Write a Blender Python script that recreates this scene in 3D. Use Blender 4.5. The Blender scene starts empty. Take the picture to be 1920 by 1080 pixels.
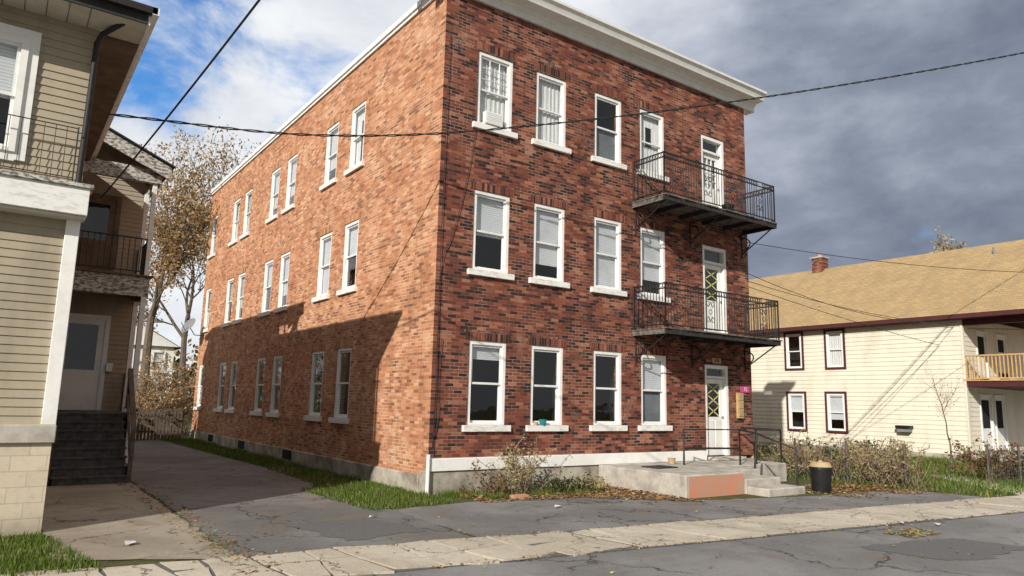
import bpy, math, random
from mathutils import Vector, Matrix
random.seed(7)
S=bpy.context.scene
# ---------------------------------------------------------------- node helpers
def newmat(name):
    m=bpy.data.materials.new(name); m.use_nodes=True
    nt=m.node_tree; b=nt.nodes['Principled BSDF']
    return m,nt,b
def N(nt,t,**kw):
    n=nt.nodes.new(t)
    for k,v in kw.items():
        if k in n.inputs.keys(): n.inputs[k].default_value=v
        else: setattr(n,k,v)
    return n
def L(nt,a,b): nt.links.new(a,b)
def col(c): return (c[0],c[1],c[2],1)
def ramp(nt,stops,interp='LINEAR'):
    r=nt.nodes.new('ShaderNodeValToRGB'); r.color_ramp.interpolation=interp
    e=r.color_ramp.elements
    while len(e)<len(stops): e.new(.5)
    for i,(p,c) in enumerate(stops):
        e[i].position=p; e[i].color=col(c) if not isinstance(c,(int,float)) else (c,c,c,1)
    return r
def mixc(nt,fac,a,b,bt='MIX'):
    m=nt.nodes.new('ShaderNodeMix'); m.data_type='RGBA'; m.blend_type=bt
    for s,v in ((m.inputs[0],fac),(m.inputs[6],a),(m.inputs[7],b)):
        if hasattr(v,'links'): L(nt,v,s)
        elif isinstance(v,(int,float)): s.default_value=v
        else: s.default_value=col(v)
    return m.outputs[2]
def math_(nt,op,a,b=0.0,c=0.0,clamp=False):
    m=nt.nodes.new('ShaderNodeMath'); m.operation=op; m.use_clamp=clamp
    for s,v in zip(m.inputs,(a,b,c)):
        if hasattr(v,'links'): L(nt,v,s)
        else: s.default_value=v
    return m.outputs[0]
def noise(nt,vec,scale,detail=4,rough=.55,dist=0.0):
    n=N(nt,'ShaderNodeTexNoise',Scale=scale,Detail=detail,Roughness=rough,Distortion=dist)
    if vec is not None: L(nt,vec,n.inputs['Vector'])
    return n.outputs['Fac']
def smooth(nt,v,a,b,o0=0.0,o1=1.0):
    m=nt.nodes.new('ShaderNodeMapRange'); m.interpolation_type='SMOOTHSTEP'
    L(nt,v,m.inputs[0]); m.inputs[1].default_value=a;m.inputs[2].default_value=b
    m.inputs[3].default_value=o0;m.inputs[4].default_value=o1
    return m.outputs[0]
def bump(nt,b,h,strength,dist):
    n=N(nt,'ShaderNodeBump',Strength=strength,Distance=dist); L(nt,h,n.inputs['Height']); L(nt,n.outputs[0],b.inputs['Normal'])
def objco(nt): return nt.nodes.new('ShaderNodeTexCoord').outputs['Object']

def simple(name,c1,c2=None,scale=6,rough=.8,lo=.35,hi=.65,bmp=0,metal=0,stretch=None,spec=.3):
    m,nt,b=newmat(name); v=objco(nt)
    if stretch:
        mp=N(nt,'ShaderNodeMapping'); mp.inputs['Scale'].default_value=stretch; L(nt,v,mp.inputs[0]); v=mp.outputs[0]
    f=noise(nt,v,scale,6,.65)
    if c2 is None: c2=tuple(x*.75 for x in c1)
    r=ramp(nt,[(lo,c1),(hi,c2)]); L(nt,f,r.inputs[0]); L(nt,r.outputs[0],b.inputs['Base Color'])
    b.inputs['Roughness'].default_value=rough; b.inputs['Metallic'].default_value=metal
    b.inputs['Specular IOR Level'].default_value=spec
    if bmp: bump(nt,b,f,.5,bmp)
    return m

def brickmat(name,ax,stops,mortar,mortar2,bw=.212,bh=.071,ms=.0055,stain=.35,patch=None,band=False):
    m,nt,b=newmat(name); v=objco(nt)
    sp=N(nt,'ShaderNodeSeparateXYZ'); L(nt,v,sp.inputs[0])
    wob=noise(nt,v,3.0,2)
    wob2=math_(nt,'MULTIPLY',math_(nt,'SUBTRACT',wob,.5),.02)
    cb=N(nt,'ShaderNodeCombineXYZ'); L(nt,sp.outputs[ax],cb.inputs[0]); L(nt,math_(nt,'ADD',sp.outputs[2],wob2),cb.inputs[1])
    n=N(nt,'ShaderNodeTexBrick',Scale=1.0); n.inputs['Brick Width'].default_value=bw; n.inputs['Row Height'].default_value=bh
    n.inputs['Mortar Size'].default_value=ms; n.inputs['Mortar Smooth'].default_value=.25
    n.inputs['Color1'].default_value=(0,0,0,1); n.inputs['Color2'].default_value=(1,1,1,1); n.inputs['Mortar'].default_value=(.5,.5,.5,1)
    L(nt,cb.outputs[0],n.inputs['Vector'])
    big=noise(nt,v,.55,4,.6)
    med=noise(nt,v,4.5,5,.6)
    fine=noise(nt,v,55,3,.7)
    t=math_(nt,'ADD',n.outputs['Color'],math_(nt,'MULTIPLY',math_(nt,'SUBTRACT',big,.5),.4))
    if band: # courses fired in different batches
        mpb=N(nt,'ShaderNodeMapping'); mpb.inputs['Scale'].default_value=(.05,.05,3.2); L(nt,v,mpb.inputs[0])
        t=math_(nt,'ADD',t,math_(nt,'MULTIPLY',math_(nt,'SUBTRACT',noise(nt,mpb.outputs[0],1.4,3,.6),.5),.6))
    r=ramp(nt,stops); L(nt,t,r.inputs[0])
    c=mixc(nt,smooth(nt,fine,.35,.7,0,.22),r.outputs[0],(.0,.0,.0),'MIX')
    c=mixc(nt,smooth(nt,med,.5,.75,0,stain),c,(.05,.03,.025))
    mor=mixc(nt,smooth(nt,noise(nt,v,1.1,4,.6),.42,.62),mortar2,mortar)
    if patch:
        pm=smooth(nt,noise(nt,v,.9,5,.7,.6),.56,.66)
        pm=math_(nt,'MULTIPLY',pm,smooth(nt,noise(nt,v,14,3,.7),.4,.6))
        c=mixc(nt,math_(nt,'MULTIPLY',pm,.4),c,patch)
    c=mixc(nt,n.outputs['Fac'],c,mor)
    mp=N(nt,'ShaderNodeMapping'); mp.inputs['Scale'].default_value=(2.2,2.2,.22); L(nt,v,mp.inputs[0])
    st=smooth(nt,noise(nt,mp.outputs[0],1.6,5,.65),.5,.75,0,.3)
    c=mixc(nt,st,c,(.03,.02,.018))
    L(nt,c,b.inputs['Base Color']); b.inputs['Roughness'].default_value=.88; b.inputs['Specular IOR Level'].default_value=.25
    h=math_(nt,'ADD',math_(nt,'MULTIPLY',n.outputs['Fac'],-1.0),math_(nt,'MULTIPLY',fine,.45))
    bump(nt,b,h,.6,.007)
    return m

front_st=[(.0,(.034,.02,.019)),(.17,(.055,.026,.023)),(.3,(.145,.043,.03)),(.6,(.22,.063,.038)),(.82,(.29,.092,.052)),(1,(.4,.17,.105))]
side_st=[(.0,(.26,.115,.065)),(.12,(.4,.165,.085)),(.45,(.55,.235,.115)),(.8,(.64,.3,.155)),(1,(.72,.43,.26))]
M={}
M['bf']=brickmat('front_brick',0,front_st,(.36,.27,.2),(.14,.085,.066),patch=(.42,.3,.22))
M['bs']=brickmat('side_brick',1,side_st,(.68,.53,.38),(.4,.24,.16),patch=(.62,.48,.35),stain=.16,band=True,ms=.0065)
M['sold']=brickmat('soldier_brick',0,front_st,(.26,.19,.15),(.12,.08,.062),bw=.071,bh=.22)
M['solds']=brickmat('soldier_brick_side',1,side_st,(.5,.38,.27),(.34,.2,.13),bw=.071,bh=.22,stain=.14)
M['white']=simple('white_paint',(.84,.83,.79),(.7,.68,.63),4,.55,.45,.8)
M['whitew']=simple('weathered_white',(.8,.79,.75),(.5,.47,.42),5,.75,.5,.72,bmp=.003,stretch=(1,1,3))
M['peel']=simple('peeling_paint',(.55,.54,.5),(.15,.13,.11),11,.85,.46,.56,bmp=.006,stretch=(1,1,2.5))
M['sash']=simple('sash_paint',(.76,.77,.76),(.62,.62,.6),7,.45,.5,.8)
M['conc']=simple('concrete',(.5,.46,.4),(.25,.22,.185),2.6,.9,.4,.72,bmp=.006)
M['found']=simple('foundation_concrete',(.48,.44,.36),(.2,.175,.14),2.0,.9,.38,.66,bmp=.01)
M['orange']=simple('faded_red_paint',(.58,.25,.15),(.42,.3,.22),4,.85,.4,.7,bmp=.004)
M['iron']=simple('black_iron',(.012,.012,.013),(.03,.02,.016),20,.5,metal=0,spec=.4)
M['slab']=simple('balcony_wood',(.05,.042,.038),(.02,.017,.016),8,.85,bmp=.004)
M['slabe']=simple('balcony_edge',(.2,.18,.16),(.05,.042,.038),9,.85,bmp=.004)
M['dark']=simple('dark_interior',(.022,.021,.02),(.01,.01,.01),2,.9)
M['curt']=simple('curtain',(.82,.81,.78),(.6,.59,.56),9,.9,.35,.7,stretch=(3,3,.3))
M['grayb']=simple('grey_shade',(.2,.21,.22),(.14,.15,.16),3,.85)
M['tar']=simple('roof_tar',(.03,.03,.03),(.05,.05,.05),3,.9)
M['cable']=simple('cable_rubber',(.015,.015,.016),(.03,.03,.03),9,.6)
M['brown']=simple('brown_soffit',(.2,.145,.1),(.12,.085,.06),3,.8)
M['maroon']=simple('maroon_trim',(.09,.022,.025),(.06,.02,.02),3,.6)
M['wood']=simple('new_wood',(.62,.4,.18),(.45,.28,.12),6,.7,stretch=(1,1,3))
M['oldwood']=simple('old_wood',(.16,.125,.095),(.08,.06,.045),8,.85,bmp=.004)
M['steps']=simple('painted_steps',(.05,.05,.052),(.13,.12,.11),7,.8,bmp=.003)
M['door']=simple('door_paint',(.78,.77,.73),(.62,.6,.56),3,.5,.5,.8)
M['lattice']=simple('door_lattice',(.7,.62,.22),(.5,.44,.18),4,.6)
M['bin']=simple('bin_plastic',(.012,.012,.013),(.02,.02,.02),4,.45)
M['lid']=simple('bin_lid',(.5,.37,.2),(.36,.26,.14),4,.6)
M['green']=simple('green_plastic',(.02,.2,.1),(.02,.12,.07),4,.5)
M['teal']=simple('teal_glaze',(.02,.25,.24),(.02,.18,.18),4,.4)
M['grey']=simple('grey_metal',(.25,.26,.27),(.16,.17,.18),5,.5)
M['wire']=simple('fence_wire',(.14,.13,.12),(.07,.05,.04),9,.6)
M['pink']=simple('pink_board',(.6,.08,.25),(.5,.07,.2),4,.6)
M['paper']=simple('paper',(.75,.75,.75),(.6,.6,.6),4,.8)
M['patch']=simple('asphalt_patch',(.1,.098,.097),(.145,.14,.135),30,.9,bmp=.01)
M['chim']=brickmat('chimney_brick',1,front_st,(.3,.25,.2),(.2,.15,.12))
M['soffit']=simple('vinyl_soffit',(.6,.57,.49),(.5,.47,.4),3,.6)
def blindmat():
    m,nt,b=newmat('window_blind'); v=objco(nt); sp=N(nt,'ShaderNodeSeparateXYZ'); L(nt,v,sp.inputs[0])
    w=math_(nt,'FRACT',math_(nt,'MULTIPLY',sp.outputs[2],21.0))
    f=noise(nt,v,2.5,3)
    c=mixc(nt,smooth(nt,w,.0,.35,.0,1),(.4,.41,.42),(.72,.73,.74)); c=mixc(nt,smooth(nt,f,.45,.7,0,.35),c,(.45,.45,.44))
    L(nt,c,b.inputs['Base Color']); b.inputs['Roughness'].default_value=.7; bump(nt,b,w,.4,.01); return m
M['blind']=blindmat()

def siding(name,c1,c2):
    m,nt,b=newmat(name); v=objco(nt)
    mp=N(nt,'ShaderNodeMapping'); mp.inputs['Scale'].default_value=(1,1,.3); L(nt,v,mp.inputs[0])
    f=noise(nt,mp.outputs[0],1.6,6,.6); f2=noise(nt,v,22,3,.6)
    c=mixc(nt,smooth(nt,f,.42,.75),c1,c2); c=mixc(nt,smooth(nt,f2,.5,.8,0,.25),c,tuple(x*.6 for x in c1))
    L(nt,c,b.inputs['Base Color']); b.inputs['Roughness'].default_value=.6; b.inputs['Specular IOR Level'].default_value=.25
    return m
M['sidL']=siding('olive_siding',(.4,.345,.25),(.3,.255,.185))
M['sidD']=siding('brown_siding',(.4,.34,.26),(.28,.235,.18))
M['sidR']=siding('cream_siding',(.74,.69,.57),(.62,.57,.46))
def cmu():
    m,nt,b=newmat('concrete_block'); v=objco(nt); sp=N(nt,'ShaderNodeSeparateXYZ'); L(nt,v,sp.inputs[0])
    cb=N(nt,'ShaderNodeCombineXYZ'); L(nt,math_(nt,'ADD',sp.outputs[0],sp.outputs[1]),cb.inputs[0]); L(nt,sp.outputs[2],cb.inputs[1])
    n=N(nt,'ShaderNodeTexBrick',Scale=1.0); n.inputs['Brick Width'].default_value=.4;n.inputs['Row Height'].default_value=.2
    n.inputs['Mortar Size'].default_value=.006; n.inputs['Color1'].default_value=(.66,.56,.42,1);n.inputs['Color2'].default_value=(.58,.49,.37,1);n.inputs['Mortar'].default_value=(.46,.4,.32,1)
    L(nt,cb.outputs[0],n.inputs['Vector'])
    f=noise(nt,v,9,6,.7); c=mixc(nt,smooth(nt,f,.45,.75,0,.5),n.outputs['Color'],(.38,.33,.26))
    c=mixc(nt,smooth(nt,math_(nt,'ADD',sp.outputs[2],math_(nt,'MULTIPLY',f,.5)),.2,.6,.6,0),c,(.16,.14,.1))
    L(nt,c,b.inputs['Base Color']); b.inputs['Roughness'].default_value=.9
    bump(nt,b,math_(nt,'SUBTRACT',f,n.outputs['Fac']),.5,.008); return m
M['cmu']=cmu()
def shingle():
    m,nt,b=newmat('tan_shingles'); v=objco(nt); sp=N(nt,'ShaderNodeSeparateXYZ'); L(nt,v,sp.inputs[0])
    cb=N(nt,'ShaderNodeCombineXYZ'); L(nt,sp.outputs[1],cb.inputs[0]); L(nt,sp.outputs[2],cb.inputs[1])
    n=N(nt,'ShaderNodeTexBrick',Scale=1.0); n.inputs['Brick Width'].default_value=.3;n.inputs['Row Height'].default_value=.1
    n.inputs['Mortar Size'].default_value=.008; n.inputs['Color1'].default_value=(.42,.29,.14,1);n.inputs['Color2'].default_value=(.34,.235,.115,1);n.inputs['Mortar'].default_value=(.22,.155,.08,1)
    L(nt,cb.outputs[0],n.inputs['Vector'])
    mp=N(nt,'ShaderNodeMapping'); mp.inputs['Scale'].default_value=(1,1.3,.3); L(nt,v,mp.inputs[0])
    f=noise(nt,mp.outputs[0],1.2,6,.65); c=mixc(nt,smooth(nt,f,.42,.72,0,.45),n.outputs['Color'],(.23,.16,.085))
    L(nt,c,b.inputs['Base Color']); b.inputs['Roughness'].default_value=.95; return m
M['shin']=shingle()
def glass(name,tint=(.93,.95,.96),refl=.05):
    m=bpy.data.materials.new(name); m.use_nodes=True; nt=m.node_tree; nt.nodes.clear()
    o=nt.nodes.new('ShaderNodeOutputMaterial'); t=N(nt,'ShaderNodeBsdfTransparent'); t.inputs[0].default_value=col(tint)
    g=N(nt,'ShaderNodeBsdfGlossy'); g.inputs['Roughness'].default_value=.03
    v=objco(nt); nn=noise(nt,v,1.7,2)
    bp=N(nt,'ShaderNodeBump',Strength=.25,Distance=.02); L(nt,nn,bp.inputs['Height']); L(nt,bp.outputs[0],g.inputs['Normal'])
    # two-sided thin-pane Schlick reflectance (same from either side)
    ge=nt.nodes.new('ShaderNodeNewGeometry'); dp=N(nt,'ShaderNodeVectorMath',operation='DOT_PRODUCT'); L(nt,ge.outputs['Incoming'],dp.inputs[0]); L(nt,ge.outputs['True Normal'],dp.inputs[1])
    ca=math_(nt,'ABSOLUTE',dp.outputs['Value']); om=math_(nt,'SUBTRACT',1.0,ca); p5=math_(nt,'POWER',om,4.0)
    k=math_(nt,'ADD',math_(nt,'MULTIPLY',p5,.95),refl+.04,clamp=True)
    mx=nt.nodes.new('ShaderNodeMixShader'); L(nt,k,mx.inputs[0]); L(nt,t.outputs[0],mx.inputs[1]); L(nt,g.outputs[0],mx.inputs[2]); L(nt,mx.outputs[0],o.inputs[0])
    return m
M['glass']=glass('window_glass')
def asphalt(name,c,crack=.5,sc=.8,light=None,warm=0.0):
    m,nt,b=newmat(name); v=objco(nt)
    big=noise(nt,v,.45,5,.6,.4); med=noise(nt,v,3.5,5,.65); fin=noise(nt,v,90,2,.7); sp=noise(nt,v,38,2,.6)
    light=light or tuple(min(1,x*1.5) for x in c)
    cc=mixc(nt,smooth(nt,big,.38,.62),c,light)
    cc=mixc(nt,smooth(nt,med,.5,.8,0,.5),cc,tuple(x*.5 for x in c))
    if warm:
        cc=mixc(nt,math_(nt,'MULTIPLY',smooth(nt,noise(nt,v,1.1,5,.65,.5),.5,.68),warm),cc,(.18,.135,.09))
    cc=mixc(nt,smooth(nt,fin,.5,.72,0,.5),cc,tuple(min(1,x*2.0) for x in c))
    cc=mixc(nt,smooth(nt,sp,.56,.75,0,.55),cc,tuple(x*.4 for x in c))
    wv=N(nt,'ShaderNodeTexNoise',Scale=2.2,Detail=5.0,Roughness=.65); L(nt,v,wv.inputs['Vector'])
    va=N(nt,'ShaderNodeVectorMath',operation='MULTIPLY_ADD'); L(nt,wv.outputs['Color'],va.inputs[0]); va.inputs[1].default_value=(.7,.7,.7); L(nt,v,va.inputs[2])
    vo=N(nt,'ShaderNodeTexVoronoi',feature='DISTANCE_TO_EDGE',Scale=sc); L(nt,va.outputs[0],vo.inputs['Vector'])
    ck=smooth(nt,vo.outputs['Distance'],.004,.016,1,0)
    ck=math_(nt,'MULTIPLY',ck,smooth(nt,noise(nt,v,.6,3),.42,.56,0,crack))
    cc=mixc(nt,ck,cc,tuple(x*.25 for x in c))
    L(nt,cc,b.inputs['Base Color']); b.inputs['Roughness'].default_value=.92; b.inputs['Specular IOR Level'].default_value=.2
    h=math_(nt,'ADD',math_(nt,'MULTIPLY',fin,.4),math_(nt,'ADD',math_(nt,'MULTIPLY',med,1.0),math_(nt,'MULTIPLY',ck,-1.5)))
    bump(nt,b,h,.7,.014); return m
M['asph']=asphalt('asphalt_lot',(.155,.148,.143),.8,.7,warm=.55)
M['drive']=asphalt('asphalt_driveway',(.135,.128,.121),.9,1.0,warm=.75)
M['road']=asphalt('asphalt_road',(.16,.153,.148),.8,.5,warm=.35)
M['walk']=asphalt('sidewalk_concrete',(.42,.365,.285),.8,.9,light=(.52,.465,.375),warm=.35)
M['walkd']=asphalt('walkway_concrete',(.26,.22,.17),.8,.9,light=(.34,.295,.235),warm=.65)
def ground():
    m,nt,b=newmat('lawn_soil'); v=objco(nt)
    a=noise(nt,v,.5,5,.6); c=noise(nt,v,5,6,.7); f=noise(nt,v,40,3,.7)
    cc=mixc(nt,smooth(nt,c,.4,.62),(.065,.08,.025),(.13,.1,.06)); cc=mixc(nt,smooth(nt,f,.4,.7,0,.6),cc,(.04,.04,.016))
    cc=mixc(nt,smooth(nt,a,.4,.6,0,.4),cc,(.1,.11,.035))
    L(nt,cc,b.inputs['Base Color']); b.inputs['Roughness'].default_value=1; b.inputs['Specular IOR Level'].default_value=.1; bump(nt,b,c,.7,.03); return m
M['soil']=ground()
def leafmat(name,stops,trans=.35):
    m=bpy.data.materials.new(name); m.use_nodes=True; nt=m.node_tree; nt.nodes.clear()
    o=nt.nodes.new('ShaderNodeOutputMaterial'); g=nt.nodes.new('ShaderNodeNewGeometry'); r=ramp(nt,stops); L(nt,g.outputs['Random Per Island'],r.inputs[0])
    d=N(nt,'ShaderNodeBsdfDiffuse'); t=N(nt,'ShaderNodeBsdfTranslucent'); L(nt,r.outputs[0],d.inputs[0]); L(nt,r.outputs[0],t.inputs[0])
    mx=nt.nodes.new('ShaderNodeMixShader'); mx.inputs[0].default_value=trans; L(nt,d.outputs[0],mx.inputs[1]); L(nt,t.outputs[0],mx.inputs[2]); L(nt,mx.outputs[0],o.inputs[0]); return m
M['gold']=leafmat('autumn_leaves',[(0,(.2,.13,.065)),(.4,(.4,.26,.12)),(.8,(.52,.37,.18)),(1,(.64,.5,.3))])
M['ever']=leafmat('dark_leaves',[(0,(.02,.035,.012)),(.6,(.05,.07,.025)),(1,(.12,.1,.04))])
M['grassb']=leafmat('grass_blades',[(0,(.05,.095,.015)),(.55,(.11,.18,.03)),(.8,(.17,.22,.05)),(.92,(.3,.28,.12)),(1,(.4,.34,.2))])
M['litter']=leafmat('fallen_leaves',[(0,(.14,.075,.04)),(.5,(.3,.16,.07)),(.85,(.42,.27,.13)),(1,(.52,.42,.26))],.1)
M['dry']=leafmat('dry_foliage',[(0,(.24,.17,.09)),(.5,(.46,.34,.18)),(.8,(.3,.31,.12)),(1,(.58,.47,.3))],.3)
M['redl']=leafmat('rusty_foliage',[(0,(.1,.05,.03)),(.5,(.2,.085,.045)),(.8,(.13,.13,.04)),(1,(.32,.2,.1))],.3)
M['bark']=simple('bark',(.2,.16,.12),(.09,.07,.055),7,.95,bmp=.02,stretch=(3,3,.6))
M['twig']=simple('twigs',(.34,.26,.18),(.2,.15,.1),7,.95)

# ---------------------------------------------------------------- mesh helpers
def empty(name):
    e=bpy.data.objects.new(name,None); S.collection.objects.link(e); return e
class MB:
    def __init__(s): s.v=[];s.f=[];s.mi=[];s.mats=[]
    def m(s,k):
        mm=M[k]
        if mm not in s.mats: s.mats.append(mm)
        return s.mats.index(mm)
    def quad(s,pts,k):
        n=len(s.v); s.v+= [tuple(p) for p in pts]; s.f.append(tuple(range(n,n+len(pts)))); s.mi.append(s.m(k))
    def hexa(s,p,k):
        n=len(s.v); s.v+=[tuple(q) for q in p]
        for a in ((0,3,2,1),(4,5,6,7),(0,1,5,4),(1,2,6,5),(2,3,7,6),(3,0,4,7)):
            s.f.append(tuple(n+i for i in a)); s.mi.append(s.m(k))
    def box(s,x0,x1,y0,y1,z0,z1,k,fn=None):
        p=[(x0,y0,z0),(x1,y0,z0),(x1,y1,z0),(x0,y1,z0),(x0,y0,z1),(x1,y0,z1),(x1,y1,z1),(x0,y1,z1)]
        if fn: p=[fn(*q) for q in p]
        s.hexa(p,k)
    def cyl(s,p,r0,r1,h,k,n=16):
        x,y,z=p; b=len(s.v)
        for i in range(n):
            a=2*math.pi*i/n; s.v.append((x+r0*math.cos(a),y+r0*math.sin(a),z))
        for i in range(n):
            a=2*math.pi*i/n; s.v.append((x+r1*math.cos(a),y+r1*math.sin(a),z+h))
        for i in range(n):
            j=(i+1)%n; s.f.append((b+i,b+j,b+n+j,b+n+i)); s.mi.append(s.m(k))
        s.f.append(tuple(b+n+i for i in range(n))); s.mi.append(s.m(k)); s.f.append(tuple(b+n-1-i for i in range(n))); s.mi.append(s.m(k))
    def obj(s,name,parent=None,bevel=0):
        me=bpy.data.meshes.new(name); me.from_pydata(s.v,[],s.f)
        for mm in s.mats: me.materials.append(mm)
        me.polygons.foreach_set('material_index',s.mi); me.update()
        o=bpy.data.objects.new(name,me); S.collection.objects.link(o)
        if parent: o.parent=parent
        if bevel:
            bv=o.modifiers.new('bevel','BEVEL'); bv.width=bevel; bv.segments=1; bv.limit_method='ANGLE'
        return o
def tubes(name,paths,r,k,parent=None,res=2,smoothp=False):
    cu=bpy.data.curves.new(name,'CURVE'); cu.dimensions='3D'; cu.bevel_depth=r; cu.bevel_resolution=res
    for p in paths:
        sp=cu.splines.new('POLY' if not smoothp else 'NURBS'); sp.points.add(len(p)-1)
        for i,q in enumerate(p): sp.points[i].co=(q[0],q[1],q[2],1)
        if smoothp: sp.order_u=3; sp.use_endpoint_u=True; sp.resolution_u=6
    cu.materials.append(M[k]); o=bpy.data.objects.new(name,cu); S.collection.objects.link(o)
    if parent: o.parent=parent
    return o
FRONT=lambda u,n,z:(u,-n,z)
SIDE=lambda u,n,z:(-n,u,z)
def wall(mb,fn,u0,u1,z0,z1,holes,k,depth=.28):
    us=sorted({u0,u1}|{h[0] for h in holes}|{h[1] for h in holes}); zs=sorted({z0,z1}|{h[2] for h in holes}|{h[3] for h in holes})
    for a,b in zip(us,us[1:]):
        for c,d in zip(zs,zs[1:]):
            mu,mz=(a+b)/2,(c+d)/2
            if any(h[0]<mu<h[1] and h[2]<mz<h[3] for h in holes): continue
            mb.quad([fn(a,0,c),fn(b,0,c),fn(b,0,d),fn(a,0,d)],k)
    for h in holes:
        a,b,c,d=h[:4]
        for p in ([(a,0,c),(a,-depth,c),(a,-depth,d),(a,0,d)],[(b,0,c),(b,0,d),(b,-depth,d),(b,-depth,c)],[(a,0,d),(a,-depth,d),(b,-depth,d),(b,0,d)],[(a,0,c),(b,0,c),(b,-depth,c),(a,-depth,c)]):
            mb.quad([fn(*q) for q in p],k)
def window(mb,fn,a,b,c,d,style,trim='white',sill=True,o=0.0):
    B=lambda u0,u1,n0,n1,z0,z1,k: mb.box(u0,u1,o+n0,o+n1,z0,z1,k,fn)
    t=.085
    B(a,a+t,-.12,-.02,c,d,trim); B(b-t,b,-.12,-.02,c,d,trim); B(a+t,b-t,-.12,-.02,d-t,d,trim); B(a+t,b-t,-.12,-.015,c,c+.05,trim)
    a2,b2,c2,d2=a+t,b-t,c+.05,d-t; mid=(c2+d2)/2; s=.045
    for (z0,z1,n) in ((mid-.02,d2,-.055),(c2,mid+.03,-.09)):
        B(a2,a2+s,n-.03,n,z0,z1,'sash');B(b2-s,b2,n-.03,n,z0,z1,'sash');B(a2+s,b2-s,n-.03,n,z1-s,z1,'sash');B(a2+s,b2-s,n-.03,n,z0,z0+s,'sash')
        tl=random.uniform(-.004,.004)
        mb.quad([fn(a2+s,o+n-.015,z0+s),fn(b2-s,o+n-.015+tl,z0+s),fn(b2-s,o+n-.015+tl,z1-s),fn(a2+s,o+n-.015,z1-s)],'glass')
    if 'm' in style:
        for i in (1,2):
            u=a2+(b2-a2)*i/3; B(u-.008,u+.008,-.08,-.052,mid,d2-s,'sash')
        for i in (1,2):
            z=mid+(d2-mid)*i/3; B(a2+s,b2-s,-.08,-.052,z-.008,z+.008,'sash')
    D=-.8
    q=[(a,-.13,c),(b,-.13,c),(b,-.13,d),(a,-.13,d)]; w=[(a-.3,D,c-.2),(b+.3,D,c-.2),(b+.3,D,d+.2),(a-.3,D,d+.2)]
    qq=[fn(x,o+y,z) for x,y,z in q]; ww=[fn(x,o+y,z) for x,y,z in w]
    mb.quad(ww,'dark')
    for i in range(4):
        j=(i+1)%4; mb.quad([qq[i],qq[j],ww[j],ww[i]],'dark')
    def sheet(z0,z1,k,wavy=0,u0=None,u1=None,dn=-.145):
        u0=a+.03 if u0 is None else u0; u1=b-.03 if u1 is None else u1
        n=24 if wavy else 1
        for i in range(n):
            x0=u0+(u1-u0)*i/n; x1=u0+(u1-u0)*(i+1)/n
            y0=dn+wavy*math.sin(i*1.9)-wavy; y1=dn+wavy*math.sin((i+1)*1.9)-wavy
            mb.quad([fn(x0,o+y0,z0),fn(x1,o+y1,z0),fn(x1,o+y1,z1),fn(x0,o+y0,z1)],k)
    H=d-c
    if 'C' in style: sheet(c,d,'curt',.012)
    if 'c' in style:
        w_=(b-a)*random.uniform(.36,.44)
        sheet(c,d,'curt',.012,a+.02,a+w_); sheet(c,d,'curt',.012,b-w_,b-.02); sheet(d-.4,d,'curt',.01,a+w_+.002,b-w_-.002)
    if 'B' in style: sheet(c+.02,d,'blind')
    if 'b' in style: sheet(c+H*random.uniform(.44,.52),d,'blind')
    if 'h' in style: sheet(c+H*random.uniform(.2,.3),d,'blind')
    if 'q' in style: sheet(c+H*.78,d,'blind')
    if 'g' in style: sheet(c,c+H*.5,'grayb')
    if 'l' in style: sheet(c,c+H*.45,'curt',.01)
    if 'G' in style: sheet(c,d,'grayb',0,None,None,-.16)
    if sill:
        B(a-.12,b+.12,-.02,.075,c-.13,c,'whitew')

# ---------------------------------------------------------------- BRICK BUILDING
bh=empty('brick_apartment_building')
W,DY,H=10.45,20.9,11.0
rows=[(1.35,3.12),(4.64,6.42),(7.93,9.66)]
fx=[(.88,1.84),(2.52,3.45),(4.38,5.32),(5.98,6.92)]
sy=[(4.11,5.04),(5.93,6.87),(9.4,10.32),(11.1,12.04),(14.4,15.32),(16.0,16.95),(19.55,20.45)]
fh=[(x0,x1,r[0],r[1]) for r in rows for x0,x1 in fx]
doors=[(8.42,9.42,.55,2.98),(8.42,9.46,3.76,6.3),(8.44,9.46,7.06,9.55)]
sh=[(y0,y1,r[0],r[1]) for r in rows for y0,y1 in sy]
mb=MB()
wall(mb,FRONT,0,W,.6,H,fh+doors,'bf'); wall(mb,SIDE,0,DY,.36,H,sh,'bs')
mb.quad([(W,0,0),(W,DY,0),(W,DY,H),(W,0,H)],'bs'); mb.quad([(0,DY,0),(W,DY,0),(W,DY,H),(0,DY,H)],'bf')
mb.quad([(0,0,10.95),(W,0,10.95),(W,DY,10.95),(0,DY,10.95)],'tar')
mb.obj('brick_walls',bh)
mb=MB()
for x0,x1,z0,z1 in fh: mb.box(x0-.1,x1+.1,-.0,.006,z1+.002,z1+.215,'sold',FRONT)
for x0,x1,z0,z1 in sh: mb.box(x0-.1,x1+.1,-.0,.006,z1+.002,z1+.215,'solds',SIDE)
mb.obj('lintels',bh)
styles=[['q','','','bg'],['b','h','B','h'],['mC','C','g','cl']]
mb=MB()
for i,r in enumerate(rows):
    for j,(x0,x1) in enumerate(fx): window(mb,FRONT,x0,x1,r[0],r[1],styles[i][j])
mb.obj('front_windows',bh,bevel=.004)
sst=[['','','b','','b','',''],['b','B','h','b','h','b','B'],['c','h','h','h','B','C','b']]
mb=MB()
for i,r in enumerate(rows):
    for j,(x0,x1) in enumerate(sy): window(mb,SIDE,x0,x1,r[0],r[1],sst[i][j])
mb.obj('side_windows',bh,bevel=.004)
mb=MB()
mb.box(-.03,W+.03,-.09,.3,-.3,.45,'found')
mb.box(-.05,.3,.302,DY,-.3,.36,'found')
mb.box(.3,W,.25,.35,.45,.62,'found')
mb.obj('foundation',bh,bevel=.015)
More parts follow.
